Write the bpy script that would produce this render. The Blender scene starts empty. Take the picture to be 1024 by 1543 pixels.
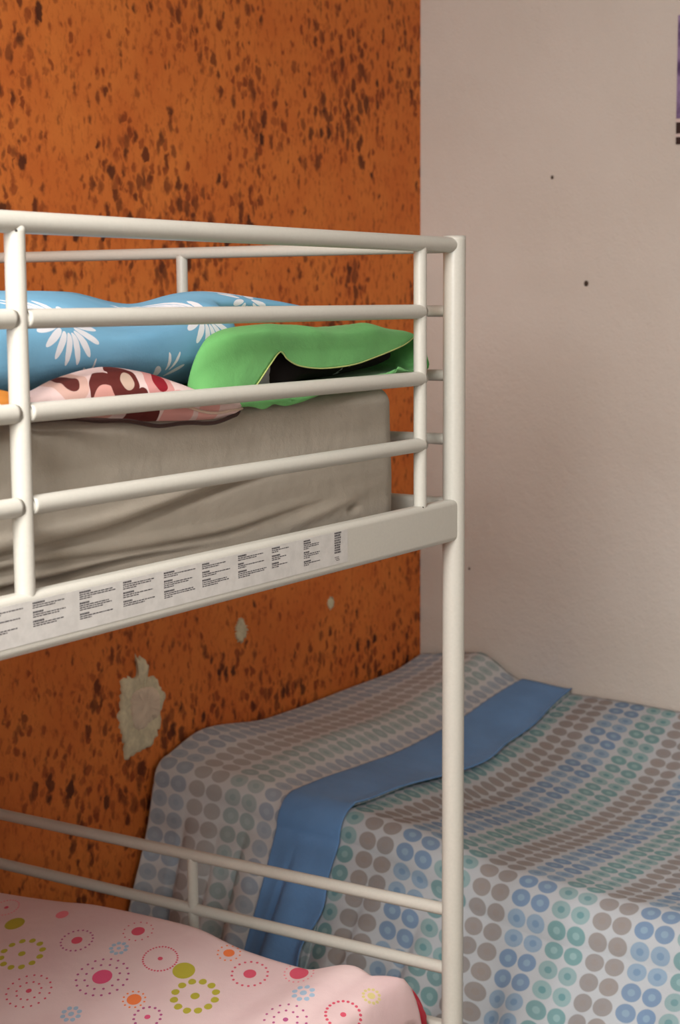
import bpy, bmesh, math, random
import numpy as np
from mathutils import Vector, Matrix

random.seed(4)
C = bpy.context.scene.collection
SC = bpy.context.scene

# ------------------------------------------------------------------ camera
CAM_F, YAW, PITCH, ROLL = 2496.67, 0.55952229, 0.12700942, -0.00585609
fw = Vector((math.cos(YAW) * math.cos(PITCH), math.sin(YAW) * math.cos(PITCH), -math.sin(PITCH)))
rt = Vector((math.sin(YAW), -math.cos(YAW), 0))
up = rt.cross(fw)
rr = math.cos(ROLL) * rt + math.sin(ROLL) * up
uu = -math.sin(ROLL) * rt + math.cos(ROLL) * up
cam_data = bpy.data.cameras.new('camera')
cam = bpy.data.objects.new('camera', cam_data)
C.objects.link(cam)
cam.matrix_world = Matrix(((rr.x, uu.x, -fw.x, 0), (rr.y, uu.y, -fw.y, 0), (rr.z, uu.z, -fw.z, 1.51), (0, 0, 0, 1)))
cam_data.sensor_fit = 'HORIZONTAL'
cam_data.sensor_width = 36.0
cam_data.lens = CAM_F / 1024 * 36.0
cam_data.clip_start = 0.02
cam_data.dof.use_dof = True
cam_data.dof.focus_distance = 2.25
cam_data.dof.aperture_fstop = 13.0
SC.camera = cam

# ------------------------------------------------------------------ world, light, exposure
w = bpy.data.worlds.new('daylight')
SC.world = w
w.use_nodes = True
bg = w.node_tree.nodes['Background']
bg.inputs[0].default_value = (0.80, 0.90, 1.0, 1)
bg.inputs[1].default_value = 1.0


def area(name, loc, target, sx, sy, power, col):
    d = bpy.data.lights.new(name, 'AREA')
    d.shape = 'RECTANGLE'
    d.size, d.size_y, d.energy, d.color = sx, sy, power, col
    o = bpy.data.objects.new(name, d)
    C.objects.link(o)
    o.location = loc
    o.rotation_euler = (Vector(target) - Vector(loc)).to_track_quat('-Z', 'Z').to_euler()
    return o


# daylight entering through the window behind the camera
area('window_daylight', (-1.40, 0.30, 2.03), (1.0, 0.32, 1.45), 1.4, 0.98, 116, (1.0, 0.985, 0.96))
area('window_daylight', (0.2, -2.52, 1.75), (0.6, 0.0, 1.45), 1.4, 1.2, 5, (1.0, 0.985, 0.96))  # weak fill light added at the near wall's window
# overhead fill light added under the ceiling, without a fitting
area('overhead_fill', (0.35, 0.65, 2.56), (0.35, 0.65, 0.0), 0.6, 0.6, 60, (1.0, 0.985, 0.96))

SC.view_settings.view_transform = 'Standard'
SC.view_settings.look = 'None'
SC.view_settings.exposure = 0.15
SC.view_settings.gamma = 1.0
SC.view_settings.use_curve_mapping = False


# ------------------------------------------------------------------ node helpers
class NT:
    def __init__(self, name, rough=0.8, spec=0.3):
        self.m = bpy.data.materials.new(name)
        self.m.use_nodes = True
        self.t = self.m.node_tree
        self.b = self.t.nodes['Principled BSDF']
        self.b.inputs['Roughness'].default_value = rough
        self.b.inputs['Specular IOR Level'].default_value = spec

    def n(self, kind, **kw):
        x = self.t.nodes.new(kind)
        for k, v in kw.items():
            setattr(x, k, v)
        return x

    def put(self, sock, v):
        if isinstance(v, bpy.types.NodeSocket):
            self.t.links.new(v, sock)
        elif v is not None:
            if isinstance(v, (tuple, list)) and len(v) == 3 and sock.type == 'RGBA':
                v = (*v, 1)
            sock.default_value = v

    def M(self, op, a, b=None, c=None):
        x = self.n('ShaderNodeMath', operation=op)
        self.put(x.inputs[0], a)
        if b is not None:
            self.put(x.inputs[1], b)
        if c is not None:
            self.put(x.inputs[2], c)
        return x.outputs[0]

    def mix(self, f, a, b, mode='MIX'):
        x = self.n('ShaderNodeMix', data_type='RGBA', blend_type=mode)
        self.put(x.inputs[0], f)
        self.put(x.inputs[6], a)
        self.put(x.inputs[7], b)
        return x.outputs[2]

    def coord(self, which='Object'):
        return self.n('ShaderNodeTexCoord').outputs[which]

    def sep(self, v):
        x = self.n('ShaderNodeSeparateXYZ')
        self.put(x.inputs[0], v)
        return x.outputs

    def comb(self, a, b, c=0.0):
        x = self.n('ShaderNodeCombineXYZ')
        for i, v in enumerate((a, b, c)):
            self.put(x.inputs[i], v)
        return x.outputs[0]

    def mapping(self, v, scale, loc=(0, 0, 0)):
        x = self.n('ShaderNodeMapping')
        self.put(x.inputs[0], v)
        x.inputs['Scale'].default_value = scale
        x.inputs['Location'].default_value = loc
        return x.outputs[0]

    def noise(self, v, scale, detail=3, rough=0.5, out='Fac'):
        x = self.n('ShaderNodeTexNoise')
        self.put(x.inputs['Vector'], v)
        x.inputs['Scale'].default_value = scale
        x.inputs['Detail'].default_value = detail
        x.inputs['Roughness'].default_value = rough
        return x.outputs[out]

    def voronoi(self, v, scale, rnd=1.0):
        x = self.n('ShaderNodeTexVoronoi')
        self.put(x.inputs['Vector'], v)
        x.inputs['Scale'].default_value = scale
        x.inputs['Randomness'].default_value = rnd
        return x.outputs['Distance'], x.outputs['Color']

    def step(self, v, lo, hi):
        x = self.n('ShaderNodeMapRange', interpolation_type='SMOOTHSTEP')
        self.put(x.inputs[0], v)
        self.put(x.inputs[1], lo)
        self.put(x.inputs[2], hi)
        x.inputs[3].default_value = 0
        x.inputs[4].default_value = 1
        return x.outputs[0]

    def bump(self, h, strength=0.3, dist=0.002):
        x = self.n('ShaderNodeBump')
        self.put(x.inputs['Height'], h)
        x.inputs['Strength'].default_value = strength
        x.inputs['Distance'].default_value = dist
        self.t.links.new(x.outputs[0], self.b.inputs['Normal'])

    def color(self, c):
        self.put(self.b.inputs['Base Color'], c)
        return self


def srgb(r, g, b):
    f = lambda c: c / 12.92 if c <= 0.04045 else ((c + 0.055) / 1.055) ** 2.4
    return tuple(f(x / 255) for x in (r, g, b))


# a printed motif: a disc in the middle and one or two rings of dots round it
def motif_group():
    g = bpy.data.node_groups.new('printed_motif', 'ShaderNodeTree')
    I = g.interface
    for nm, ty in (('Color', 'NodeSocketColor'), ('Vector', 'NodeSocketVector'), ('Center', 'NodeSocketVector'),
                   ('R0', 'NodeSocketFloat'), ('C0', 'NodeSocketColor'),
                   ('N1', 'NodeSocketFloat'), ('R1', 'NodeSocketFloat'), ('D1', 'NodeSocketFloat'), ('A1', 'NodeSocketFloat'), ('C1', 'NodeSocketColor'),
                   ('N2', 'NodeSocketFloat'), ('R2', 'NodeSocketFloat'), ('D2', 'NodeSocketFloat'), ('C2', 'NodeSocketColor')):
        I.new_socket(nm, in_out='INPUT', socket_type=ty)
    I.new_socket('Color', in_out='OUTPUT', socket_type='NodeSocketColor')
    h = NT.__new__(NT)
    h.t = g
    gi = g.nodes.new('NodeGroupInput').outputs
    go = g.nodes.new('NodeGroupOutput').inputs
    sub = h.n('ShaderNodeVectorMath', operation='SUBTRACT')
    h.put(sub.inputs[0], gi['Vector'])
    h.put(sub.inputs[1], gi['Center'])
    x, y, _ = h.sep(sub.outputs[0])
    r = h.M('SQRT', h.M('ADD', h.M('MULTIPLY', x, x), h.M('MULTIPLY', y, y)))
    a = h.M('DIVIDE', h.M('ARCTAN2', y, x), 2 * math.pi)
    col = h.mix(h.M('LESS_THAN', r, gi['R0']), gi['Color'], gi['C0'])
    for N, R, D, A, CC in (('N1', 'R1', 'D1', 'A1', 'C1'), ('N2', 'R2', 'D2', None, 'C2')):
        fr = h.M('SUBTRACT', h.M('FRACT', h.M('ADD', h.M('MULTIPLY', a, gi[N]), 50.0)), 0.5)
        tan = h.M('DIVIDE', h.M('MULTIPLY', h.M('MULTIPLY', fr, r), 2 * math.pi), h.M('MAXIMUM', gi[N], 1.0))
        rad = h.M('SUBTRACT', r, gi[R])
        if A:
            rad = h.M('DIVIDE', rad, gi[A])
        dd = h.M('SQRT', h.M('ADD', h.M('MULTIPLY', tan, tan), h.M('MULTIPLY', rad, rad)))
        col = h.mix(h.M('LESS_THAN', dd, gi[D]), col, gi[CC])
    h.put(go['Color'], col)
    return g


MOTIF = motif_group()


def add_motif(nt, col, vec, c, r0=0, c0=(1, 1, 1), ring1=(0, 0, -1, 1, (1, 1, 1)), ring2=(0, 0, -1, (1, 1, 1))):
    x = nt.n('ShaderNodeGroup')
    x.node_tree = MOTIF
    I = x.inputs
    nt.put(I['Color'], col)
    nt.put(I['Vector'], vec)
    I['Center'].default_value = (c[0], c[1], 0)
    I['R0'].default_value = r0 if r0 else -1
    I['C0'].default_value = (*c0, 1)
    for k, v in zip(('N1', 'R1', 'D1', 'A1'), ring1[:4]):
        I[k].default_value = v
    I['C1'].default_value = (*ring1[4], 1)
    for k, v in zip(('N2', 'R2', 'D2'), ring2[:3]):
        I[k].default_value = v
    I['C2'].default_value = (*ring2[3], 1)
    return x.outputs[0]


# ------------------------------------------------------------------ materials
def mat_orange():
    t = NT('stippled orange paint', 0.75, 0.25)
    p = t.coord()
    sx, sy, sz = t.sep(p)
    flat = t.comb(sx, sz)
    wob = t.n('ShaderNodeVectorMath', operation='MULTIPLY_ADD')
    t.put(wob.inputs[0], t.noise(flat, 46, 3, out='Color'))
    wob.inputs[1].default_value = (0.026, 0.036, 0)
    t.put(wob.inputs[2], flat)
    v = wob.outputs[0]
    tone = t.step(t.noise(flat, 5.0, 5, 0.6), 0.3, 0.7)
    col = t.mix(tone, srgb(206, 108, 46), srgb(218, 124, 55))
    fine = t.step(t.noise(t.mapping(flat, (1, 0.5, 1)), 62, 4, 0.65), 0.48, 0.72)
    col = t.mix(t.M('MULTIPLY', fine, 0.6), col, srgb(150, 66, 26))
    clus = t.step(t.noise(flat, 3.2, 3, 0.55), 0.36, 0.66)
    for sc, loc, rmax, rmin, dark, amt, thr in (((50, 34, 1), (3, 7, 0), 0.56, 0.10, srgb(132, 58, 24), 0.80, 0.05),
                                           ((34, 21, 1), (0, 0, 0), 0.48, 0.10, srgb(80, 38, 20), 0.92, 0.22),
                                           ((40, 25, 1), (11, 5, 0), 0.50, 0.10, srgb(104, 48, 22), 0.88, 0.20)):
        d, c = t.voronoi(t.mapping(v, sc, loc), 1.0)
        cr, cg, cb = t.sep(c)
        bigness = t.M('ADD', t.M('MULTIPLY', cr, 0.62), t.M('MULTIPLY', clus, 0.38))
        rad = t.M('MULTIPLY', t.step(bigness, thr, 1.0), rmax)
        f = t.step(t.M('SUBTRACT', rad, d), -0.10, 0.16)
        f = t.M('MULTIPLY', f, t.M('MULTIPLY_ADD', cg, 0.45, amt - 0.35))
        col = t.mix(f, col, dark)
    t.color(col)
    t.bump(t.noise(flat, 130, 4, 0.6), 0.35, 0.003)
    return t.m


def mat_plaster_wall():
    t = NT('rough off white plaster', 0.9, 0.15)
    p = t.coord()
    n = t.noise(p, 2.2, 3)
    col = t.mix(t.step(n, 0.3, 0.7), srgb(208, 200, 190), srgb(214, 207, 198))
    t.color(col)
    h = t.M('ADD', t.noise(p, 34, 5, 0.6), t.M('MULTIPLY', t.noise(p, 150, 2), 0.35))
    t.bump(h, 0.5, 0.006)
    return t.m


def mat_plain(name, col, rough=0.85, nscale=60, bump=0.15, bd=0.002, var=0.06, spec=0.25):
    t = NT(name, rough, spec)
    p = t.coord()
    n = t.noise(p, nscale, 4, 0.6)
    dark = tuple(c * (1 - var * 2) for c in col)
    t.color(t.mix(t.step(n, 0.3, 0.7), dark, col))
    if bump:
        t.bump(n, bump, bd)
    return t.m


def mat_fabric(name, col, var=0.08):
    t = NT(name, 0.95, 0.12)
    t.b.inputs['Sheen Weight'].default_value = 0.08
    p = t.coord()
    n = t.noise(p, 9, 4, 0.6)
    t.color(t.mix(t.step(n, 0.3, 0.7), tuple(c * (1 - 2 * var) for c in col), col))
    h = t.M('ADD', t.M('MULTIPLY', t.noise(p, 26, 4, 0.55), 1.0), t.M('MULTIPLY', t.noise(p, 420, 2), 0.12))
    t.bump(h, 0.35, 0.008)
    return t.m


def dots_color(t, fade):
    uvn = t.n('ShaderNodeUVMap')
    uvn.uv_map = 'UVMap'
    u, v, _ = t.sep(uvn.outputs[0])
    SU, SV = 0.0430, 0.0405
    cu = t.M('DIVIDE', u, SU * 2)          # one unit = one pair of columns
    cv = t.M('DIVIDE', v, SV)
    pair = t.M('FRACT', cu)
    left = t.M('LESS_THAN', pair, 0.5)
    lx = t.M('SUBTRACT', t.M('ABSOLUTE', t.M('SUBTRACT', pair, 0.5)), 0.238)
    lx = t.M('MULTIPLY', lx, 2.0)
    ly = t.M('SUBTRACT', t.M('FRACT', cv), 0.5)
    d = t.M('SQRT', t.M('ADD', t.M('MULTIPLY', lx, lx), t.M('MULTIPLY', ly, ly)))
    stripe = t.M('FLOORED_MODULO', t.M('FLOOR', cu), 3.0)
    isb = t.M('LESS_THAN', stripe, 0.5)
    ist = t.M('LESS_THAN', t.M('ABSOLUTE', t.M('SUBTRACT', stripe, 1.0)), 0.5)
    row = t.M('FLOOR', cv)
    alt = t.M('LESS_THAN', t.M('FLOORED_MODULO', t.M('ADD', row, t.M('MULTIPLY', stripe, 2.0)), 4.0), 1.5)
    wn = t.n('ShaderNodeTexWhiteNoise', noise_dimensions='2D')
    t.put(wn.inputs['Vector'], t.comb(t.M('FLOOR', t.M('MULTIPLY', cu, 2.0)), row))
    rnd = wn.outputs['Value']
    blue = t.mix(alt, srgb(134, 160, 184), srgb(108, 138, 172))
    teal = t.mix(alt, srgb(136, 168, 170), srgb(106, 150, 152))
    col = t.mix(isb, t.mix(ist, blue, teal), srgb(146, 138, 134))
    inner = t.mix(isb, t.mix(alt, t.mix(ist, srgb(108, 142, 174), srgb(92, 144, 148)), t.mix(ist, srgb(130, 160, 184), srgb(134, 170, 172))),
                  srgb(146, 135, 128))
    col = t.mix(t.M('LESS_THAN', d, 0.17), col, inner)
    col = t.mix(t.M('MULTIPLY', rnd, 0.2), col, srgb(120, 130, 140))
    base = srgb(206, 210, 212) if fade > 0.3 else srgb(184, 189, 194)
    f = t.M('MULTIPLY', t.M('SUBTRACT', 1.0, t.step(d, 0.42, 0.47)), 1.0 - fade)
    return t.mix(f, base, col)


def mat_dots(name, fade):
    t = NT(name, 0.95, 0.12)
    t.color(dots_color(t, fade))
    p = t.coord()
    t.bump(t.M('ADD', t.noise(p, 22, 4, 0.55), t.M('MULTIPLY', t.noise(p, 420, 2), 0.1)), 0.3, 0.008)
    return t.m


def mat_daisy():
    t = NT('blue cotton with white daisies', 0.92, 0.15)
    p = t.coord()
    x, y, z = t.sep(p)
    vec = t.comb(x, t.M('MULTIPLY_ADD', t.M('SUBTRACT', y, 1.25), 0.25, z))
    col = t.mix(t.step(t.noise(p, 7, 3), 0.3, 0.7), srgb(108, 160, 190), srgb(120, 172, 202))
    white = srgb(222, 222, 226)
    for c, n, r in DAISIES:
        col = add_motif(t, col, vec, c, 0, white, (n, r, r * 0.145, 4.0, white))
    t.color(col)
    t.bump(t.M('ADD', t.noise(p, 20, 4), t.M('MULTIPLY', t.noise(p, 400, 2), 0.1)), 0.3, 0.006)
    return t.m


def mat_retro():
    t = NT('pink cotton with brown discs', 0.92, 0.15)
    p = t.coord()
    x, y, z = t.sep(p)
    vec = t.comb(x, t.M('MULTIPLY_ADD', t.M('SUBTRACT', y, 1.22), 0.35, z))
    col = t.mix(t.step(t.noise(p, 12, 3), 0.3, 0.7), srgb(214, 186, 182), srgb(226, 200, 196))
    for c, r, k in RETRO:
        col = add_motif(t, col, vec, c, r, srgb(*k))
    t.color(col)
    t.bump(t.noise(p, 40, 4), 0.3, 0.004)
    return t.m


def mat_pink():
    t = NT('pale pink cotton with flower prints', 0.94, 0.15)
    p = t.coord()
    x, y, z = t.sep(p)
    e1 = t.M('SUBTRACT', t.M('MULTIPLY', x, math.sin(YAW)), t.M('MULTIPLY', y, math.cos(YAW)))
    e2 = t.M('ADD', t.M('MULTIPLY', x, math.cos(YAW)), t.M('MULTIPLY', y, math.sin(YAW)))
    vec = t.comb(e1, t.M('ADD', t.M('MULTIPLY', e2, PINK_SQ), t.M('MULTIPLY', t.M('SUBTRACT', z, 0.47), 0.9)))
    col = t.mix(t.step(t.noise(p, 6, 4), 0.3, 0.7), srgb(212, 182, 182), srgb(221, 196, 194))
    for m in PINK:
        col = add_motif(t, col, vec, *m)
    t.color(col)
    t.bump(t.M('ADD', t.noise(p, 18, 4, 0.5), t.M('MULTIPLY', t.noise(p, 420, 2), 0.08)), 0.3, 0.007)
    return t.m


def mat_poster():
    t = NT('purple poster print', 0.5, 0.3)
    p = t.coord()
    x, y, z = t.sep(p)
    n = t.noise(p, 14, 4, 0.6)
    col = t.mix(t.step(n, 0.4, 0.65), srgb(150, 128, 168), srgb(76, 50, 96))
    band = t.M('LESS_THAN', z, 1.955)
    col = t.mix(band, col, srgb(214, 196, 190))
    s1 = t.M('MULTIPLY', t.M('GREATER_THAN', z, 1.918), t.M('LESS_THAN', z, 1.946))
    s2 = t.M('LESS_THAN', z, 1.910)
    col = t.mix(t.M('MAXIMUM', s1, s2), col, srgb(50, 28, 24))
    t.color(col)
    return t.m


# ------------------------------------------------------------------ print tables
DAISIES = [((1.45, 1.494), 16, 0.033), ((1.715, 1.500), 15, 0.033), ((1.95, 1.545), 14, 0.030), ((1.635, 1.425), 8, 0.018), ((1.49, 1.430), 6, 0.012)]
RETRO = [((1.396, 1.424), .026, (202, 164, 152)), ((1.396, 1.424), .0125, (92, 44, 40)),
         ((1.446, 1.408), .026, (96, 44, 40)), ((1.446, 1.395), .022, (206, 150, 140)),
         ((1.482, 1.419), .026, (96, 42, 38)), ((1.488, 1.419), .0115, (196, 170, 152)),
         ((1.548, 1.415), .027, (208, 148, 144)), ((1.550, 1.416), .0135, (140, 30, 42)),
         ((1.511, 1.399), .011, (96, 42, 38)), ((1.504, 1.376), .018, (100, 44, 40)), ((1.58, 1.374), .030, (212, 152, 146)),
         ((1.64, 1.376), .02, (216, 160, 152)), ((1.53, 1.372), .016, (96, 40, 36)),
         ((1.30, 1.42), .022, (96, 44, 40)), ((1.24, 1.41), .02, (140, 30, 42))]
PINK_SQ = 0.62
PINK = []


# ------------------------------------------------------------------ mesh helpers
def link(name, bm_or_me, mats, parent=None, smooth=True, label=None):
    if isinstance(bm_or_me, bmesh.types.BMesh):
        me = bpy.data.meshes.new(name)
        bm_or_me.normal_update()
        bm_or_me.to_mesh(me)
        bm_or_me.free()
    else:
        me = bm_or_me
    if not isinstance(mats, (list, tuple)):
        mats = [mats]
    for m in mats:
        me.materials.append(m)
    for p in me.polygons:
        p.use_smooth = smooth
    o = bpy.data.objects.new(name, me)
    C.objects.link(o)
    if parent:
        o.parent = parent
        bpy.context.view_layer.update()
        o.matrix_parent_inverse = parent.matrix_world.inverted()
    if label:
        o['label'] = label
    return o


def tag(o, label, cat, group=None):
    o['label'] = label
    o['category'] = cat
    if group:
        o['group'] = group
    return o


def struct(o):
    o['kind'] = 'structure'
    return o


def empty(name, loc):
    o = bpy.data.objects.new(name, None)
    C.objects.link(o)
    o.location = loc
    o.empty_display_size = 0.1
    bpy.context.view_layer.update()
    return o


def bm_box(lo, hi, bev=0.0, seg=2, bm=None):
    own = bm is None
    bm = bm or bmesh.new()
    r = bmesh.ops.create_cube(bm, size=1)
    vs = r['verts']
    for v in vs:
        for i in range(3):
            v.co[i] = lo[i] + (v.co[i] + 0.5) * (hi[i] - lo[i])
    if bev:
        es = {e for v in vs for e in v.link_edges}
        bmesh.ops.bevel(bm, geom=list(es), offset=bev, segments=seg, affect='EDGES', profile=0.5)
    return bm


def bm_tube(a, b, r, seg=28, bev=0.003, bm=None, dome=0.0):
    """A round bar from a to b with rounded (or domed) ends."""
    bm = bm or bmesh.new()
    a, b = Vector(a), Vector(b)
    d = (b - a).normalized()
    L = (b - a).length
    s = d.orthogonal().normalized()
    q = d.cross(s)
    prof = []
    k = 4
    e = dome or bev
    rb = r if dome else bev
    for i in range(k + 1):
        t = i / k * math.pi / 2
        prof.append((e * (1 - math.sin(t)), r - rb + rb * math.sin(t) if not dome else r * math.sin(t) ** 0.7))
    prof[0] = (0.0, max(prof[0][1], 1e-4))
    prof.append((e + 0.003, r))
    prof = prof + [(L - z, rad) for z, rad in reversed(prof)]
    rings = []
    for z, rad in prof:
        rings.append([bm.verts.new(a + d * z + (s * math.cos(2 * math.pi * j / seg) + q * math.sin(2 * math.pi * j / seg)) * rad) for j in range(seg)])
    for r0, r1 in zip(rings, rings[1:]):
        for j in range(seg):
            bm.faces.new((r0[j], r0[(j + 1) % seg], r1[(j + 1) % seg], r1[j]))
    bm.faces.new(rings[0][::-1])
    bm.faces.new(rings[-1])
    return bm


def bm_path(pts, r, seg=10):
    bm = bmesh.new()
    pts = [Vector(p) for p in pts]
    rings = []
    for i, p in enumerate(pts):
        d = (pts[min(i + 1, len(pts) - 1)] - pts[max(i - 1, 0)]).normalized()
        s = d.cross(Vector((0, 0.3, 1))).normalized()
        q = d.cross(s)
        rings.append([bm.verts.new(p + (s * math.cos(2 * math.pi * j / seg) + q * math.sin(2 * math.pi * j / seg)) * r) for j in range(seg)])
    for r0, r1 in zip(rings, rings[1:]):
        for j in range(seg):
            bm.faces.new((r0[j], r0[(j + 1) % seg], r1[(j + 1) % seg], r1[j]))
    bm.faces.new(rings[0][::-1])
    bm.faces.new(rings[-1])
    return bm


def grid_mesh(name, P, UV=None, closed_v=False, caps=False):
    """P: (n, m, 3) array of points; a quad grid, optionally closed across v and capped at both ends."""
    n, m = P.shape[:2]
    verts = P.reshape(-1, 3).tolist()
    faces = []
    mm = m if closed_v else m - 1
    for i in range(n - 1):
        for j in range(mm):
            j2 = (j + 1) % m
            faces.append((i * m + j, i * m + j2, (i + 1) * m + j2, (i + 1) * m + j))
    if caps:
        for i in (0, n - 1):
            c = P[i].mean(axis=0)
            k = len(verts)
            verts.append(c.tolist())
            for j in range(m):
                f = (i * m + j, i * m + (j + 1) % m, k)
                faces.append(f[::-1] if i == 0 else f)
    me = bpy.data.meshes.new(name)
    me.from_pydata(verts, [], faces)
    if UV is not None:
        uvl = me.uv_layers.new(name='UVMap')
        flat = UV.reshape(-1, 2)
        vi = np.empty(len(me.loops), dtype=np.int32)
        me.loops.foreach_get('vertex_index', vi)
        uvl.data.foreach_set('uv', flat[vi].astype(np.float32).ravel())
    me.update()
    bm = bmesh.new()
    bm.from_mesh(me)
    if caps or closed_v:
        bmesh.ops.recalc_face_normals(bm, faces=bm.faces)
        bm.to_mesh(me)
    bm.free()
    return me


def solidify(o, th, off=-1):
    m = o.modifiers.new('thickness', 'SOLIDIFY')
    m.thickness = th
    m.offset = off


_rng = np.random.default_rng(7)


def waves(seed, k, n=14):
    """A smooth 2-D noise function made of random sines, about +-1, with wave numbers up to k."""
    g = np.random.default_rng(seed)
    fx, fy, ph = g.normal(0, k, n), g.normal(0, k, n), g.uniform(0, 6.28, n)

    def f(x, y):
        return sum(np.sin(fx[i] * x + fy[i] * y + ph[i]) for i in range(n)) / math.sqrt(n / 2) / 1.4
    return f


def sstep(a, b, x):
    t = np.clip((x - a) / (b - a), 0, 1)
    return t * t * (3 - 2 * t)


def spl(xs, ys, x):
    """Smoothed interpolation through control points."""
    xs, ys = np.asarray(xs, float), np.asarray(ys, float)
    x = np.clip(np.asarray(x, float), xs[0], xs[-1])
    i = np.clip(np.searchsorted(xs, x, side='right') - 1, 0, len(xs) - 2)
    h = xs[i + 1] - xs[i]
    t = (x - xs[i]) / h
    dl = np.diff(ys) / np.diff(xs)
    m = np.empty_like(ys)
    m[0], m[-1] = dl[0], dl[-1]
    m[1:-1] = np.where(dl[:-1] * dl[1:] > 0, 2 * dl[:-1] * dl[1:] / (dl[:-1] + dl[1:] + 1e-12), 0)
    return (2 * t ** 3 - 3 * t ** 2 + 1) * ys[i] + (t ** 3 - 2 * t ** 2 + t) * h * m[i] + (-2 * t ** 3 + 3 * t ** 2) * ys[i + 1] + (t ** 3 - t ** 2) * h * m[i + 1]


def resample(pts, n, closed=False):
    """Catmull-Rom through points, n samples evenly by arc length."""
    p = np.asarray(pts, float)
    if closed:
        q = np.vstack([p[-1:], p, p[:2]])
    else:
        q = np.vstack([2 * p[0] - p[1], p, 2 * p[-1] - p[-2]])
    out = []
    for i in range(1, len(q) - 2):
        for t in np.linspace(0, 1, 24, endpoint=False):
            out.append(0.5 * ((2 * q[i]) + (q[i + 1] - q[i - 1]) * t + (2 * q[i - 1] - 5 * q[i] + 4 * q[i + 1] - q[i + 2]) * t * t + (3 * q[i] - q[i - 1] - 3 * q[i + 1] + q[i + 2]) * t ** 3))
    out.append(p[0] if closed else p[-1])
    out = np.array(out)
    s = np.concatenate([[0], np.cumsum(np.linalg.norm(np.diff(out, axis=0), axis=1))])
    g = np.linspace(0, s[-1], n, endpoint=not closed)
    return np.stack([np.interp(g, s, out[:, k]) for k in range(out.shape[1])], axis=1)


# ================================================================== the room
WX, WY, FX, FY, H = 4.034, 2.26, -1.3, -2.4, 2.6
M_orange, M_white = mat_orange(), mat_plaster_wall()
M_ceil = mat_plain('matt white ceiling paint', srgb(226, 222, 214), 0.95, 30, 0.1)
M_floor = mat_plain('grey beige floor tiles', srgb(128, 118, 108), 0.5, 12, 0.1)
M_frame = mat_plain('white painted window frame', srgb(228, 226, 220), 0.5, 40, 0.05)

wl = struct(link('wall_left', bm_box((FX, WY, 0), (WX + 0.12, WY + 0.12, H)), M_orange, smooth=False))
wr = struct(link('wall_right', bm_box((WX, FY - 0.12, 0), (WX + 0.12, WY, H)), M_white, smooth=False))
struct(link('floor', bm_box((FX - 0.12, FY - 0.12, -0.1), (WX + 0.12, WY + 0.12, 0)), M_floor, smooth=False))
struct(link('ceiling', bm_box((FX - 0.12, FY - 0.12, H), (WX + 0.12, WY + 0.12, H + 0.1)), M_ceil, smooth=False))


def wall_with_window(name, axis, at, a0, a1, w0, w1, z0, z1):
    bm = bmesh.new()
    for (p, q, r, s) in ((a0, w0, 0, H), (w1, a1, 0, H), (w0, w1, 0, z0), (w0, w1, z1, H)):
        if axis == 'x':
            bm_box((at - 0.12, p, r), (at, q, s), bm=bm)
        else:
            bm_box((p, at - 0.12, r), (q, at, s), bm=bm)
    return struct(link(name, bm, M_white, smooth=False))


def window(n, axis, at, w0, w1, z0, z1):
    bm = bmesh.new()
    t = 0.05
    mid = (w0 + w1) / 2
    for (p, q, r, s) in ((w0, w0 + t, z0, z1), (w1 - t, w1, z0, z1), (w0, w1, z0, z0 + t), (w0, w1, z1 - t, z1), (mid - t / 2, mid + t / 2, z0, z1)):
        if axis == 'x':
            bm_box((at - 0.09, p, r), (at - 0.03, q, s), 0.004, bm=bm)
        else:
            bm_box((p, at - 0.09, r), (q, at - 0.03, s), 0.004, bm=bm)
    return struct(link('window_%d' % n, bm, M_frame, smooth=False))


wall_with_window('wall_back', 'x', FX, FY, WY, -0.40, 1.00, 1.54, 2.52)
window(1, 'x', FX, -0.40, 1.00, 1.54, 2.52)
wall_with_window('wall_near', 'y', FY, FX, WX, -0.5, 0.9, 1.15, 2.35)
window(2, 'y', FY, -0.5, 0.9, 1.15, 2.35)

# plaster patches showing through the orange paint
M_patch = mat_plain('bare cream plaster', srgb(226, 214, 182), 0.95, 45, 0.8, 0.004, 0.12)
M_patch2 = mat_plain('smoothed pinkish filler', srgb(226, 206, 184), 0.9, 30, 0.3, 0.002, 0.05)


def patch(outline, th, mat, parent, rough=0.004, seed=1, name='plaster_patch'):
    g = np.random.default_rng(seed)
    pts = resample(outline, 90, closed=True)
    c = pts.mean(axis=0)
    d = pts - c
    ln = np.linalg.norm(d, axis=1, keepdims=True)
    pts = pts + d / ln * g.normal(0, rough, (len(pts), 1))
    rings = []
    for s, h in ((1.02, -0.0005), (1.0, th * 0.6), (0.9, th), (0.6, th * 1.1), (0.3, th * 1.15)):
        q = c + (pts - c) * s
        hh = h + (g.normal(0, th * 0.12, len(q)) if s < 1.01 else 0)
        rings.append(np.stack([q[:, 0], WY - hh, q[:, 1]], axis=1) if np.ndim(hh) else np.stack([q[:, 0], np.full(len(q), WY - hh), q[:, 1]], axis=1))
    me = grid_mesh(name, np.array(rings)[::-1], closed_v=True, caps=False)
    bm = bmesh.new()
    bm.from_mesh(me)
    bm.verts.ensure_lookup_table()
    bm.faces.new([bm.verts[i] for i in range(90)])
    bmesh.ops.recalc_face_normals(bm, faces=bm.faces)
    return link(name, bm, mat, parent)


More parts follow.
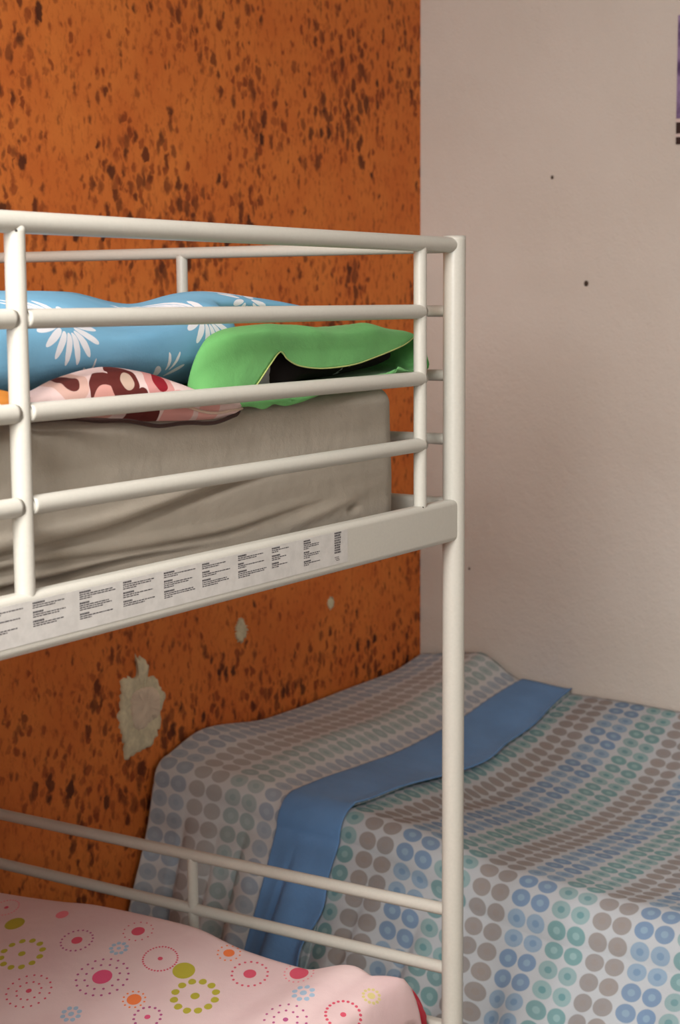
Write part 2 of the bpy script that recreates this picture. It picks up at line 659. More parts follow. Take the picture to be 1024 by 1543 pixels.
big = [(2.764, 0.741), (2.793, 0.733), (2.806, 0.715), (2.787, 0.698), (2.828, 0.684), (2.845, 0.654), (2.863, 0.641), (2.848, 0.606), (2.84, 0.566), (2.823, 0.544), (2.8, 0.531), (2.768, 0.533), (2.723, 0.525), (2.716, 0.566), (2.702, 0.612), (2.705, 0.637), (2.713, 0.667), (2.714, 0.695), (2.729, 0.704), (2.76, 0.692), (2.767, 0.713)]
pb = patch(big, 0.006, M_patch, wl, 0.003, 3)
patch([(2.742, 0.662), (2.80, 0.670), (2.836, 0.648), (2.836, 0.60), (2.80, 0.588), (2.768, 0.578), (2.742, 0.598)], 0.010, M_patch2, wl, 0.001, 5, 'filler_patch')
patch([(3.142, 0.752), (3.162, 0.758), (3.178, 0.742), (3.184, 0.722), (3.164, 0.708), (3.143, 0.716)], 0.004, M_patch, wl, 0.003, 8)
patch([(3.546, 0.742), (3.560, 0.748), (3.574, 0.738), (3.568, 0.722), (3.550, 0.724)], 0.003, M_patch, wl, 0.002, 9)

# small dark nail holes and a scuff in the white wall
M_hole = mat_plain('dirt in a nail hole', srgb(74, 62, 54), 0.95, 60, 0)
for y, z, r in ((1.866, 1.826, 0.0045), (1.766, 1.55, 0.0065), (2.105, 0.77, 0.003)):
    bm = bmesh.new()
    bmesh.ops.create_uvsphere(bm, u_segments=12, v_segments=8, radius=1, matrix=Matrix.Translation((WX, y, z)) @ Matrix.Diagonal((0.0012, r, r * 1.2, 1)))
    link('nail_hole', bm, M_hole, wr)

po = tag(link('poster', bm_box((WX - 0.004, 1.10, 1.892), (WX - 0.001, 1.528, 2.206), 0.0008), mat_poster(), smooth=False),
         'purple poster with dark strips along its bottom on the white wall', 'poster')

# ================================================================== the bunk bed
PX, PY, BX, BY = 2.2472, 1.2, 0.25, 2.215
M_metal = mat_plain('cream white powder coated steel', srgb(182, 178, 168), 0.38, 220, 0.06, 0.0006, 0.02, 0.45)
bunk = tag(empty('bunk_bed', (PX, PY, 0)), 'white tubular metal bunk bed with guard rails in front of the orange wall', 'bunk bed')
rb = 0.0105


def tube(name, a, b, r, dome=0.0):
    return link(name, bm_tube(a, b, r, dome=dome), M_metal, bunk)


for x, y in ((PX, PY), (PX, BY), (BX, PY), (BX, BY)):
    tube('post', (x, y, 0.0), (x, y, 1.606), 0.0172)
tube('top_rail', (BX, PY, 1.592), (PX - 0.006, PY, 1.592), 0.0116)
GX = (1.288, 2.141)
for x, r in zip(GX, (0.0110, 0.0098)):
    gp = tube('guard_upright', (x, PY, 1.196), (x, PY, 1.588), r)
tube('guard_upright', (0.42, PY, 1.196), (0.42, PY, 1.588), 0.0105)
for z in (1.493, 1.395, 1.297):
    tube('guard_rail', (0.42, PY - 0.001, z), (GX[0] - 0.0080, PY - 0.001, z), rb)
    tube('guard_rail', (GX[0] + 0.0080, PY - 0.001, z), (GX[1] + 0.004, PY - 0.001, z), rb)
# weld screws on the tall guard upright
M_hole2 = mat_plain('dark screw hole', srgb(60, 56, 50), 0.7, 60, 0)
for x, z in ((GX[0], 1.583), (GX[0] + 0.003, 1.204), (GX[1], 1.204)):
    bm = bmesh.new()
    bmesh.ops.create_uvsphere(bm, u_segments=10, v_segments=6, radius=1, matrix=Matrix.Translation((x - 0.0065, PY - 0.0085, z)) @ Matrix.Diagonal((0.0016, 0.0016, 0.0016, 1)))
    link('screw', bm, M_hole2, bunk, label='dark screw hole in the upright')


def side_bar(y, z0, z1, x1, name='side_bar'):
    # a flat tube with a rounded top and bottom edge
    o = link(name, bm_box((BX, y - 0.0125, z0), (x1, y + 0.0125, z1), 0.0085, 4), M_metal, bunk)
    o.modifiers.new('flat sides', 'WEIGHTED_NORMAL')
    return o


sb = side_bar(PY, 1.141, 1.206, PX - 0.001)
side_bar(BY, 1.141, 1.206, PX)
side_bar(PY, 0.290, 0.355, PX)
side_bar(BY, 0.290, 0.355, PX)
for x in (PX, BX):
    tube('end_rail', (x, PY, 1.590), (x, BY, 1.590), 0.0095)
    for z in (1.493, 1.395, 1.297, 0.543, 0.445):
        tube('end_rail', (x, PY, z), (x, BY, z), 0.0102 if z < 1 else 0.0088)
    for z0, z1 in ((1.152, 1.207), (0.300, 0.355)):
        eb = link('end_bar', bm_box((x - 0.0125, PY, z0), (x + 0.0125, BY, z1), 0.008, 3), M_metal, bunk)
        eb.modifiers.new('flat sides', 'WEIGHTED_NORMAL')
    tube('end_upright', (x, 1.718, 1.19), (x, 1.718, 1.588), 0.0095)
    tube('end_upright', (x, 1.718, 0.34), (x, 1.718, 0.541), 0.0095)
for z in (1.157, 0.306):
    bm = bmesh.new()
    for k in range(16):
        x = BX + 0.07 + k * 0.125
        bm_box((x - 0.02, PY + 0.0, z - 0.005), (x + 0.02, BY, z + 0.008), 0.003, bm=bm)
    link('slat_base', bm, M_metal, bunk)

# the printed instruction label along the side bar: nine blocks of tiny print
M_label = mat_plain('glossy white label', srgb(192, 188, 183), 0.45, 60, 0)
M_ink = mat_plain('grey black print', srgb(70, 66, 70), 0.8, 60, 0)
bm = bm_box((BX + 0.5, PY - 0.01285, 1.1535), (1.915, PY - 0.0124, 1.1985))
nlab = len(bm.faces)
rnd = random.Random(5)
yf = PY - 0.01285


def ink(x0, x1, z0, z1):
    v = [bm.verts.new((x, y, z)) for y in (yf - 0.00012,) for x, z in ((x0, z0), (x1, z0), (x1, z1), (x0, z1))]
    bm.faces.new(v)


for k in range(-1, 8):
    X0 = 1.2848 + 0.0743 * k - (0.0 if k else 0)
    z = 1.1962
    wmax = 0.062
    for para in range(3):
        hl = rnd.uniform(0.012, 0.018)
        for _ in range(2 if k == 7 and para == 0 else 1):
            x = X0
            while x < X0 + hl:                                   # the bold heading
                wl_ = rnd.uniform(0.0016, 0.003)
                ink(x, x + wl_, z - 0.0021, z)
                x += wl_ + 0.0005
            z -= 0.0031
        nl = rnd.choice((2, 2, 3))
        for ln in range(nl):
            x = X0
            wid = wmax * (rnd.uniform(0.75, 1) if ln < nl - 1 else rnd.uniform(0.25, 0.7))
            if k >= 6:
                wid *= 0.7
            while x < X0 + wid:
                wl_ = rnd.uniform(0.002, 0.007)
                ink(x, min(x + wl_, X0 + wid), z - 0.0012, z)
                x += wl_ + 0.0009
            z -= 0.0023
        z -= 0.0021
# the block of heavy print at the end of the label
for r_ in range(9):
    x = 1.881
    z = 1.1975 - r_ * 0.0033
    while x < 1.896:
        wl_ = rnd.uniform(0.001, 0.0035)
        ink(x, min(x + wl_, 1.898), z - 0.0024, z)
        x += wl_ + 0.0007
for r_ in range(3):
    ink(1.881 + 0.002 * r_, 1.892 + 0.001 * r_, 1.163 - r_ * 0.0022, 1.1638 - r_ * 0.0022)
me_l = bpy.data.meshes.new('instruction_label')
for i, f in enumerate(bm.faces):
    f.material_index = 0 if i < nlab else 1
bm.to_mesh(me_l)
bm.free()
lo = link('instruction_label', me_l, [M_label, M_ink], sb, smooth=False, label='white label with columns of tiny grey print')

# ------------------------------------------------------------------ upper mattress in its grey sheet
M_sheet = mat_fabric('grey beige cotton sheet', srgb(164, 154, 140), 0.04)


def mattress(name, x0, x1, y0, y1, z0, z1, r, front=None, nx=260, nper=150):
    """A soft box along x: rounded cross-section in y-z; front(x, z) pushes the near face outwards."""
    segs = []
    yy = [(y0, z0 + r), (y0, z1 - r)]
    loop = []
    nfr = 64
    for t in np.linspace(0, 1, nfr):
        loop.append((y0, z0 + r + (z1 - z0 - 2 * r) * t, 1.0))
    for a in np.linspace(0, 1, 9)[1:]:
        loop.append((y0 + r - r * math.cos(a * math.pi / 2), z1 - r + r * math.sin(a * math.pi / 2), 1 - a))
    for t in np.linspace(0, 1, 24)[1:]:
        loop.append((y0 + r + (y1 - y0 - 2 * r) * t, z1, 0))
    for a in np.linspace(0, 1, 9)[1:]:
        loop.append((y1 - r + r * math.sin(a * math.pi / 2), z1 - r + r * math.cos(a * math.pi / 2), 0))
    for t in np.linspace(0, 1, 8)[1:]:
        loop.append((y1, z1 - r - (z1 - z0 - 2 * r) * t, 0))
    for a in np.linspace(0, 1, 6)[1:]:
        loop.append((y1 - r + r * math.cos(a * math.pi / 2), z0 + r - r * math.sin(a * math.pi / 2), 0))
    for t in np.linspace(0, 1, 12)[1:]:
        loop.append((y1 - r - (y1 - y0 - 2 * r) * t, z0, 0))
    for a in np.linspace(0, 1, 9)[1:-1]:
        loop.append((y0 + r - r * math.sin(a * math.pi / 2), z0 + r - r * math.cos(a * math.pi / 2), a))
    loop = np.array(loop)
    cy, cz = (y0 + y1) / 2, (z0 + z1) / 2
    ends = [(0, 0.012), (0.003, 0.005), (0.008, 0.0015), (0.03, 0.0)]
    xs = [x0 + e for e, _ in ends] + list(np.linspace(x0 + 0.05, x1 - 0.04, nx)) + [x1 - e for e, _ in reversed(ends)]
    sh = [i for _, i in ends] + [0] * nx + [i for _, i in reversed(ends)]
    P = np.zeros((len(xs), len(loop), 3))
    for i, (x, s) in enumerate(zip(xs, sh)):
        y = loop[:, 0].copy()
        z = loop[:, 1].copy()
        if front is not None:
            y -= front(x, z) * loop[:, 2]
        y = np.where(y < cy, y + s, y - s)
        z = np.where(z > cz, z - s * 0.6, z + s * 0.6)
        P[i, :, 0], P[i, :, 1], P[i, :, 2] = x, y, z
    return grid_mesh(name, P, closed_v=True, caps=True)


wv1, wv2 = waves(11, 9.0), waves(12, 22.0)
CREASE = [([1.0, 1.34, 1.452, 1.562, 1.684, 1.80], [1.235, 1.242, 1.247, 1.260, 1.276, 1.284], 0.010, 0.010, 1.95),
          ([1.0, 1.339, 1.462, 1.683, 1.85, 2.02], [1.226, 1.224, 1.219, 1.216, 1.228, 1.238], 0.008, 0.007, 2.02),
          ([1.0, 1.339, 1.498, 1.641, 1.8], [1.204, 1.205, 1.208, 1.204, 1.20], 0.010, 0.006, 1.75)]


def sheet_front(x, z):
    d = 0.0026 * wv1(x * 0.35, z * 1.0) + 0.0012 * wv2(x * 0.3, z)
    for cx, cz, dep, wd, xe in CREASE:
        dep, wd = dep * 0.8, wd * 0.7
        c = spl(cx, cz, x)
        k = 1 - sstep(xe - 0.35, xe, x)
        up_ = (z - c)
        d = d - k * dep * np.exp(-(np.maximum(-up_, 0) / wd) ** 2) * np.exp(-(np.maximum(up_, 0) / (wd * 0.35)) ** 2)
        d = d + k * dep * 0.9 * np.exp(-((up_ - wd * 1.6) / (wd * 1.3)) ** 2)
    # the small tuck near the bar at the head end
    d = d - 0.008 * np.exp(-((x - 2.005) / 0.012) ** 2 - ((z - 1.214) / 0.005) ** 2)
    d = d + 0.006 * np.exp(-((x - 1.93) / 0.10) ** 2 - ((z - 1.222 - (x - 1.93) * 0.15) / 0.010) ** 2)
    return np.clip(d + 0.002, -0.02, 0.013)


mt = tag(link('mattress', mattress('mattress', 0.29, 2.120, 1.237, 2.17, 1.167, 1.383, 0.022, sheet_front), M_sheet),
         'upper bunk mattress in a creased grey beige sheet behind the guard rails', 'mattress')

# ------------------------------------------------------------------ blue daisy duvet on the upper mattress
M_daisy = mat_daisy()


def ridge(name, xs, front, back, bottom, top, nper=72, e=0.62, noise=None, amp=0.0):
    """A lumpy bolster along x: at each x a superelliptic cross-section between front/back (y) and bottom/top (z)."""
    a = np.linspace(0, 2 * math.pi, nper, endpoint=False)
    ca, sa = np.cos(a), np.sin(a)
    P = np.zeros((len(xs), nper, 3))
    for i, x in enumerate(xs):
        f, b, lo_, hi_ = front(x), back(x), bottom(x), top(x)
        cy, hy, cz, hz = (f + b) / 2, (b - f) / 2, (lo_ + hi_) / 2, (hi_ - lo_) / 2
        y = cy + hy * np.sign(ca) * np.abs(ca) ** e
        z = cz + hz * np.sign(sa) * np.abs(sa) ** e
        if noise is not None:
            dz = amp * noise(x + 0 * a, a * 0.25 + y)
            y = y + dz * ca
            z = z + dz * np.maximum(sa, 0)
        P[i] = np.stack([np.full(nper, x), y, z], axis=1)
    return grid_mesh(name, P, closed_v=True, caps=True)


def arr(*pairs):
    xs, ys = zip(*pairs)
    return lambda x: float(spl(xs, ys, x))


xs = np.concatenate([[0.700, 0.703, 0.71, 0.725], np.linspace(0.74, 2.13, 150), [2.145, 2.158, 2.167, 2.172, 2.174]])
dv = link('duvet', ridge('duvet', xs,
                         arr((0.70, 1.45), (0.76, 1.30), (0.9, 1.265), (1.76, 1.264), (1.86, 1.36), (2.0, 1.375), (2.12, 1.38), (2.174, 1.42)),
                         arr((0.70, 1.47), (0.76, 1.75), (0.9, 1.86), (2.0, 1.86), (2.12, 1.78), (2.174, 1.44)),
                         arr((0.70, 1.43), (0.76, 1.389), (1.76, 1.389), (1.86, 1.476), (2.0, 1.481), (2.12, 1.478), (2.174, 1.486)),
                         arr((0.70, 1.44), (0.78, 1.52), (1.35, 1.521), (1.54, 1.523), (1.70, 1.523), (1.90, 1.525), (2.02, 1.522), (2.10, 1.514), (2.14, 1.506), (2.174, 1.490)),
                         e=0.72, noise=waves(21, 9), amp=0.004), M_daisy)
co = np.empty(len(dv.data.vertices) * 3)
dv.data.vertices.foreach_get('co', co)
co = co.reshape(-1, 3)
# two humps with a diagonal hollow between them
hol = 0.020 * np.exp(-((co[:, 0] - 1.22 * (co[:, 1] - 1.25) - 1.525) / 0.085) ** 2) - 0.003 * np.exp(-((co[:, 0] - 1.3 * (co[:, 1] - 1.25) - 1.70) / 0.08) ** 2)
co[:, 2] -= hol * sstep(1.45, 1.505, co[:, 2])
dv.data.vertices.foreach_set('co', co.ravel())
dv.data.update()
tag(dv, 'blue duvet with white daisies heaped on the upper mattress', 'duvet')

# ------------------------------------------------------------------ pink cloth with brown discs, folded at the mattress edge
M_retro = mat_retro()
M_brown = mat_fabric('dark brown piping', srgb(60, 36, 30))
xs = np.concatenate([[1.325, 1.328, 1.335], np.linspace(1.345, 1.70, 70), [1.71, 1.717, 1.721, 1.7225]])
zt = arr((1.325, 1.402), (1.345, 1.410), (1.40, 1.427), (1.475, 1.434), (1.53, 1.429), (1.60, 1.412), (1.64, 1.400), (1.70, 1.388), (1.7225, 1.380))
zb = arr((1.325, 1.386), (1.345, 1.385), (1.45, 1.378), (1.55, 1.366), (1.65, 1.363), (1.70, 1.367), (1.7225, 1.374))
yf_ = arr((1.325, 1.235), (1.345, 1.222), (1.45, 1.2165), (1.65, 1.214), (1.70, 1.216), (1.7225, 1.224))
rp = link('folded_pillowcase', ridge('folded_pillowcase', xs, yf_, arr((1.325, 1.245), (1.345, 1.262), (1.6, 1.2625), (1.7225, 1.234)), zb, zt, e=0.8, noise=waves(31, 22), amp=0.0012), M_retro)
for v in rp.data.vertices:                      # the part behind the edge lies on the mattress
    v.co.z = max(v.co.z, 1.364 + 0.0215 * float(sstep(1.222, 1.236, v.co.y)))
tag(rp, 'pink folded pillowcase with brown and red discs on the upper mattress edge', 'pillowcase')
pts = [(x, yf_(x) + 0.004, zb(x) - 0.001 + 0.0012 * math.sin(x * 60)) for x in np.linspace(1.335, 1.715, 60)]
link('undershade', bm_path(pts, 0.0026), M_brown, rp, label='dark brown strip for the shaded underside of the fold')  # dark tube standing in for contact shade and the cloth's dark underside
pts = [(x, yf_(x) + 0.0005, zb(x) + (zt(x) - zb(x)) * 0.46 - 0.004 + 0.002 * math.sin(x * 45)) for x in np.linspace(1.56, 1.7215, 40)]
M_cream = mat_fabric('cream trim', srgb(206, 178, 160))
link('seam', bm_path(pts, 0.0018), M_cream, rp, label='cream seam along the fold')

# orange cloth left of it
t = NT('orange cotton with cream lines', 0.92, 0.15)
x_, y_, z_ = t.sep(t.coord())
g1 = t.M('FRACT', t.M('MULTIPLY', t.M('ADD', x_, t.M('MULTIPLY', z_, 1.2)), 26.0))
g2 = t.M('FRACT', t.M('MULTIPLY', t.M('SUBTRACT', x_, t.M('MULTIPLY', z_, 1.6)), 17.0))
lines = t.M('MAXIMUM', t.M('LESS_THAN', g1, 0.08), t.M('LESS_THAN', g2, 0.07))
t.color(t.mix(lines, t.mix(t.noise(t.coord(), 14), srgb(206, 138, 62), srgb(190, 116, 50)), srgb(226, 208, 176)))
M_orcloth = t.m
xs = np.concatenate([[0.95, 0.953, 0.96], np.linspace(0.97, 1.31, 60), [1.322, 1.33, 1.335]])
oc = link('folded_cloth', ridge('folded_cloth', xs, arr((0.95, 1.235), (0.97, 1.222), (1.31, 1.219), (1.335, 1.23)), arr((0.95, 1.245), (0.97, 1.26), (1.335, 1.24)),
                                arr((0.95, 1.387), (1.335, 1.387)), arr((0.95, 1.40), (0.98, 1.420), (1.25, 1.424), (1.31, 1.414), (1.335, 1.396)), e=0.8, noise=waves(33, 18), amp=0.001), M_orcloth)
tag(oc, 'orange folded cloth with cream lines at the left end of the pink pillowcase', 'cloth')
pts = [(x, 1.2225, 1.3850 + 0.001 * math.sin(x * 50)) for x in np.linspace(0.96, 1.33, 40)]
link('cloth_undershade', bm_path(pts, 0.0026), M_brown, oc, label='dark brown strip for the shade under the cloth')  # the dark shade line carried on below the orange cloth as a tube

# ------------------------------------------------------------------ green pillowcase, open towards the room
M_green = mat_fabric('apple green cotton', srgb(110, 176, 104), 0.05)
M_seam = mat_fabric('yellow green hem stitch', srgb(176, 184, 112))
gp = tag(empty('pillow', (1.93, 1.3, 1.384)), 'green pillowcase gaping open over a dark printed pillow on the upper bunk', 'pillow')
up0 = [(1.700, 1.376), (1.722, 1.384), (1.753, 1.404), (1.783, 1.428), (1.807, 1.444), (1.822, 1.434), (1.850, 1.424), (1.90, 1.4185), (1.953, 1.4185), (2.0, 1.4215), (2.043, 1.428), (2.09, 1.436), (2.138, 1.446), (2.170, 1.459)]
lw0 = [(2.188, 1.444), (2.200, 1.425), (2.206, 1.409), (2.17, 1.404), (2.138, 1.4075), (2.115, 1.413), (2.10, 1.404), (2.061, 1.404), (2.0, 1.398), (1.953, 1.391), (1.90, 1.384), (1.853, 1.376), (1.815, 1.3725), (1.79, 1.377), (1.765, 1.371), (1.735, 1.377)]
NU, NL = 80, 80


def gsec(up_pts, lo_pts, y, dy_up=0.0, dy_lo=0.0):
    u = resample(up_pts, NU)
    l = resample([up_pts[-1]] + list(lo_pts) + [up_pts[0]], NL + 2)[1:-1]
    return np.vstack([np.column_stack([u[:, 0], np.full(NU, y) + dy_up, u[:, 1]]), np.column_stack([l[:, 0], np.full(NL, y) + dy_lo, l[:, 1]])])


out1 = [(1.868, 1.388), (1.869, 1.405), (1.872, 1.430), (1.876, 1.448), (1.882, 1.460), (1.89, 1.467), (1.90, 1.470), (1.92, 1.471), (1.95, 1.470), (2.02, 1.470), (2.08, 1.470), (2.13, 1.468), (2.165, 1.463), (2.186, 1.456)]
lo1 = [(2.200, 1.440), (2.205, 1.425), (2.208, 1.410), (2.18, 1.402), (2.14, 1.402), (2.10, 1.401), (2.05, 1.398), (2.0, 1.393), (1.95, 1.389), (1.91, 1.388), (1.895, 1.387), (1.885, 1.387), (1.878, 1.387), (1.872, 1.387)]
lerp = lambda A, B, k: [tuple(a_ * (1 - k) + b_ * k for a_, b_ in zip(p, q)) for p, q in zip(A, B)]
out0 = [(1.640, 1.392), (1.642, 1.412), (1.652, 1.436), (1.668, 1.458), (1.690, 1.474), (1.73, 1.482), (1.80, 1.481), (1.88, 1.478), (1.95, 1.477), (2.02, 1.477), (2.075, 1.478), (2.12, 1.472), (2.155, 1.467), (2.182, 1.461)]
lo2 = [(p[0] * 0.9 + 0.19, max(p[1], 1.388)) for p in lo1]
out2 = lerp(out1, [(1.80, 1.40)] * 14, 0.0)
secs = [gsec(up0, lw0, 1.2225), gsec(lerp(up0, out0, 0.32), lerp(lw0, lo1, 0.3), 1.2215), gsec(lerp(up0, out0, 0.65), lerp(lw0, lo1, 0.6), 1.2245), gsec(lerp(up0, out0, 0.90), lerp(lw0, lo1, 0.9), 1.2345),
        gsec(out0, lo1, 1.250), gsec(lerp(out0, out1, 0.6), lo1, 1.285), gsec(out1, lo1, 1.33), gsec(lerp(out1, out1, 0.5), lo1, 1.45), gsec(out1, lo1, 1.60), gsec(lerp(out1, lo1[::-1], 0.25), lo1, 1.68), gsec(lerp(out1, lo1[::-1], 0.62), lo1, 1.72)]
S = np.array(secs)
# denser along the depth
kk = np.arange(len(S))
dense = np.linspace(0, len(S) - 1, 61)
P = np.stack([[spl(kk, S[:, j, c], dense) for c in range(3)] for j in range(S.shape[1])], axis=0).transpose(2, 0, 1)
gw = waves(41, 20)
wrk = -0.0060 * np.abs(gw(P[:, :, 0], P[:, :, 1] * 1.5)) * np.minimum(1, np.arange(61)[:, None] / 12)
P[:, :NU, 2] += wrk[:, :NU]
me = grid_mesh('pillowcase', P, closed_v=True)
bm = bmesh.new()
bm.from_mesh(me)
bm.verts.ensure_lookup_table()
bm.faces.new([bm.verts[60 * (NU + NL) + j] for j in range(NU + NL)])
bmesh.ops.recalc_face_normals(bm, faces=bm.faces)
gc = link('pillowcase', bm, M_green, gp, label='apple green pillowcase')
solidify(gc, 0.0022, -1)
edge = P[0]
link('hem', bm_path([tuple(p + np.array([0, -0.0006, 0.0])) for p in edge[:NU]], 0.0010, 8), M_seam, gc, label='thin yellow green hem')
# the dark pillow seen in the opening
t = NT('black cotton with grey shapes', 0.95, 0.1)
p_ = t.coord()
n_ = t.noise(p_, 30, 2)
t.color(t.mix(t.step(n_, 0.60, 0.63), srgb(26, 20, 20), srgb(150, 146, 150)))
grey = add_motif(t, t.b.inputs['Base Color'].links[0].from_socket, t.comb(t.sep(p_)[0], t.sep(p_)[2]), (1.793, 1.408), 0.013, srgb(150, 148, 152), (3, 0.012, 0.008, 1.4, srgb(150, 148, 152)))
t.color(grey)
M_dark = t.m
xs = np.concatenate([[1.735, 1.738, 1.745], np.linspace(1.757, 2.13, 50), [2.142, 2.149, 2.152]])
link('inner_pillow', ridge('inner_pillow', xs, arr((1.735, 1.25), (1.76, 1.240), (1.95, 1.238), (2.13, 1.244), (2.152, 1.30)), arr((1.735, 1.256), (1.76, 1.262), (1.86, 1.264), (1.92, 1.58), (2.13, 1.60), (2.152, 1.5)),
                           arr((1.735, 1.41), (1.76, 1.392), (1.9, 1.392), (2.1, 1.404), (2.152, 1.42)), arr((1.735, 1.42), (1.76, 1.440), (1.9, 1.455), (2.05, 1.455), (2.13, 1.448), (2.152, 1.43)), e=0.7), M_dark, gp,
     label='dark pillow with a grey print inside')

# ================================================================== lower bunk
M_plainsheet = mat_fabric('pale mattress ticking', srgb(206, 196, 186))
lm = tag(link('mattress', mattress('mattress', 0.29, 2.098, 1.224, 2.16, 0.315, 0.425, 0.02, None, 60), M_plainsheet),
         'lower bunk mattress under the pink flowered duvet', 'mattress')
nA, nB = 130, 110


def pink_surface():
    ya = np.linspace(1.185, 2.165, nA)          # across the bed
    xb = np.linspace(0.35, 2.195, nB)
    edge_x = lambda y: spl([1.18, 1.215, 1.26, 1.30, 1.385, 1.5, 1.61, 1.81, 1.9, 2.04, 2.17], [2.075, 2.10, 2.115, 2.125, 2.11, 2.11, 2.115, 2.12, 2.12, 2.12, 2.11], y)
    edge_z = lambda y: spl([1.18, 1.215, 1.25, 1.30, 1.385, 1.43, 1.5, 1.61, 1.81, 1.9, 2.04, 2.17], [0.428, 0.452, 0.470, 0.481, 0.462, 0.463, 0.468, 0.486, 0.481, 0.471, 0.459, 0.45], y)
    n1, n2 = waves(51, 5), waves(52, 12)
    P = np.zeros((nA, nB + 26, 3))
    for i, y in enumerate(ya):
        ex, ez = edge_x(y), edge_z(y)
        x = np.linspace(0.35, ex - 0.03, nB)
        base = 0.437 + (ez - 0.437) * sstep(1.55, 2.09, x)
        z = base + (0.004 * n1(x, y + 0 * x) + 0.0015 * n2(x, y + 0 * x)) * (1 - sstep(1.98, 2.09, x) * 0.8)
        z = np.maximum(z, 0.4335)
        xe, ze = ex - 0.03, z[-1]
        a = np.linspace(0, math.pi / 2, 13)[1:]
        rx, rz = 0.035, max(ze - 0.432, 0.006)
        x2 = xe + rx * np.sin(a)
        z2 = ze - rz * (1 - np.cos(a)) * 0.98
        x3 = np.linspace(x2[-1] - 0.001, x2[-1] - 0.004, 14)
        z3 = np.linspace(z2[-1], 0.4315, 14)
        X, Z = np.concatenate([x, x2, x3]), np.concatenate([z, z2, z3])
        # the near edge rolls over the mattress side
        k = np.clip((1.25 - y) / 0.065, 0, 1)
        P[i, :, 0], P[i, :, 1], P[i, :, 2] = X, y, Z
    # roll the near rows down in front of the mattress
    for i, y in enumerate(ya):
        if y < 1.262:
            k = (1.262 - y) / (1.262 - 1.185)
            ang = k * math.pi / 2
            P[i, :, 1] = 1.262 - 0.047 * math.sin(ang)
            top = P[np.searchsorted(ya, 1.262), :, 2]
            P[i, :, 0] += k * 0.095 * sstep(1.95, 2.10, P[i, :, 0])
            P[i, :, 2] = top - (0.03 * (1 - math.cos(ang)) + 0.13 * max(0, k - 0.55))
    return P


pk = link('duvet', grid_mesh('duvet', pink_surface()), mat_plain('placeholder pink', (1, 1, 1)))
solidify(pk, 0.003, 0)
PINK_OBJ = pk
tag(pk, 'pale pink duvet with flower and ring prints on the lower bunk', 'duvet')

# red cloth corner under the pink duvet
M_red = mat_fabric('crimson cotton', srgb(196, 30, 56), 0.05)
xs = np.concatenate([[2.104, 2.106, 2.110], np.linspace(2.115, 2.220, 30), [2.226, 2.229, 2.231]])
rc = link('blanket', ridge('blanket', xs, arr((2.104, 1.27), (2.115, 1.240), (2.16, 1.229), (2.218, 1.232), (2.231, 1.25)), arr((2.104, 1.28), (2.115, 1.285), (2.2, 1.29), (2.231, 1.275)),
                           arr((2.104, 0.330), (2.115, 0.316), (2.231, 0.316)), arr((2.104, 0.400), (2.125, 0.425), (2.155, 0.448), (2.19, 0.430), (2.218, 0.394), (2.231, 0.36)), e=0.8, noise=waves(61, 25), amp=0.003), M_red)
tag(rc, 'red blanket corner sticking out beside the pink duvet at the white post', 'blanket')

# ================================================================== the single bed in the corner
M_dots = mat_dots('white cotton with blue teal and grey dots', 0.12)
M_dots2 = mat_dots('pale reverse of the dotted cotton', 0.45)
M_blue = mat_fabric('mid blue cotton', srgb(110, 154, 206), 0.05)

bed = tag(empty('single_bed', (3.45, 1.25, 0)), 'single bed hidden under the dotted covers in the corner of the two walls', 'bed')
link('mattress', bm_box((2.93, 0.28, 0.125), (4.00, 2.22, 0.27), 0.04, 4), M_plainsheet, bed)
bm = bmesh.new()
bm_box((2.95, 0.30, 0.07), (3.99, 2.21, 0.124), 0.006, bm=bm)
for x in (2.99, 3.93):
    for y in (0.36, 2.14):
        bm_box((x - 0.03, y - 0.03, 0), (x + 0.03, y + 0.03, 0.08), 0.004, bm=bm)
link('bed_base', bm, M_frame, bed, smooth=False)

b1, b2, b3, b4 = waves(71, 4), waves(72, 11), waves(73, 7), waves(74, 20)


# the sagging top of the bed: height profiles across the width, at several distances from the head
PROF = [(0.20, [2.84, 2.93, 3.11, 3.5, 3.8, 3.9, 4.034], [0.362, 0.345, 0.322, 0.318, 0.345, 0.385, 0.440]),
        (1.18, [2.84, 2.93, 3.11, 3.5, 3.8, 3.9, 4.034], [0.362, 0.345, 0.322, 0.312, 0.340, 0.382, 0.440]),
        (1.44, [2.84, 3.05, 3.27, 3.5, 3.7, 3.8, 3.9, 4.034], [0.372, 0.352, 0.325, 0.309, 0.322, 0.346, 0.388, 0.444]),
        (1.68, [2.84, 3.0, 3.12, 3.38, 3.5, 3.69, 3.78, 3.85, 4.034], [0.438, 0.405, 0.387, 0.349, 0.354, 0.374, 0.396, 0.420, 0.450]),
        (1.785, [2.84, 2.95, 3.1, 3.4, 3.65, 3.84, 4.034], [0.447, 0.433, 0.422, 0.393, 0.400, 0.424, 0.453]),
        (1.94, [2.84, 3.0, 3.17, 3.36, 3.56, 3.85, 4.034], [0.446, 0.442, 0.429, 0.421, 0.426, 0.452, 0.466]),
        (2.06, [2.84, 3.1, 3.5, 3.8, 4.034], [0.470, 0.478, 0.466, 0.488, 0.535]),
        (2.26, [2.84, 2.99, 3.26, 3.56, 3.84, 4.034], [0.490, 0.525, 0.491, 0.486, 0.487, 0.512])]


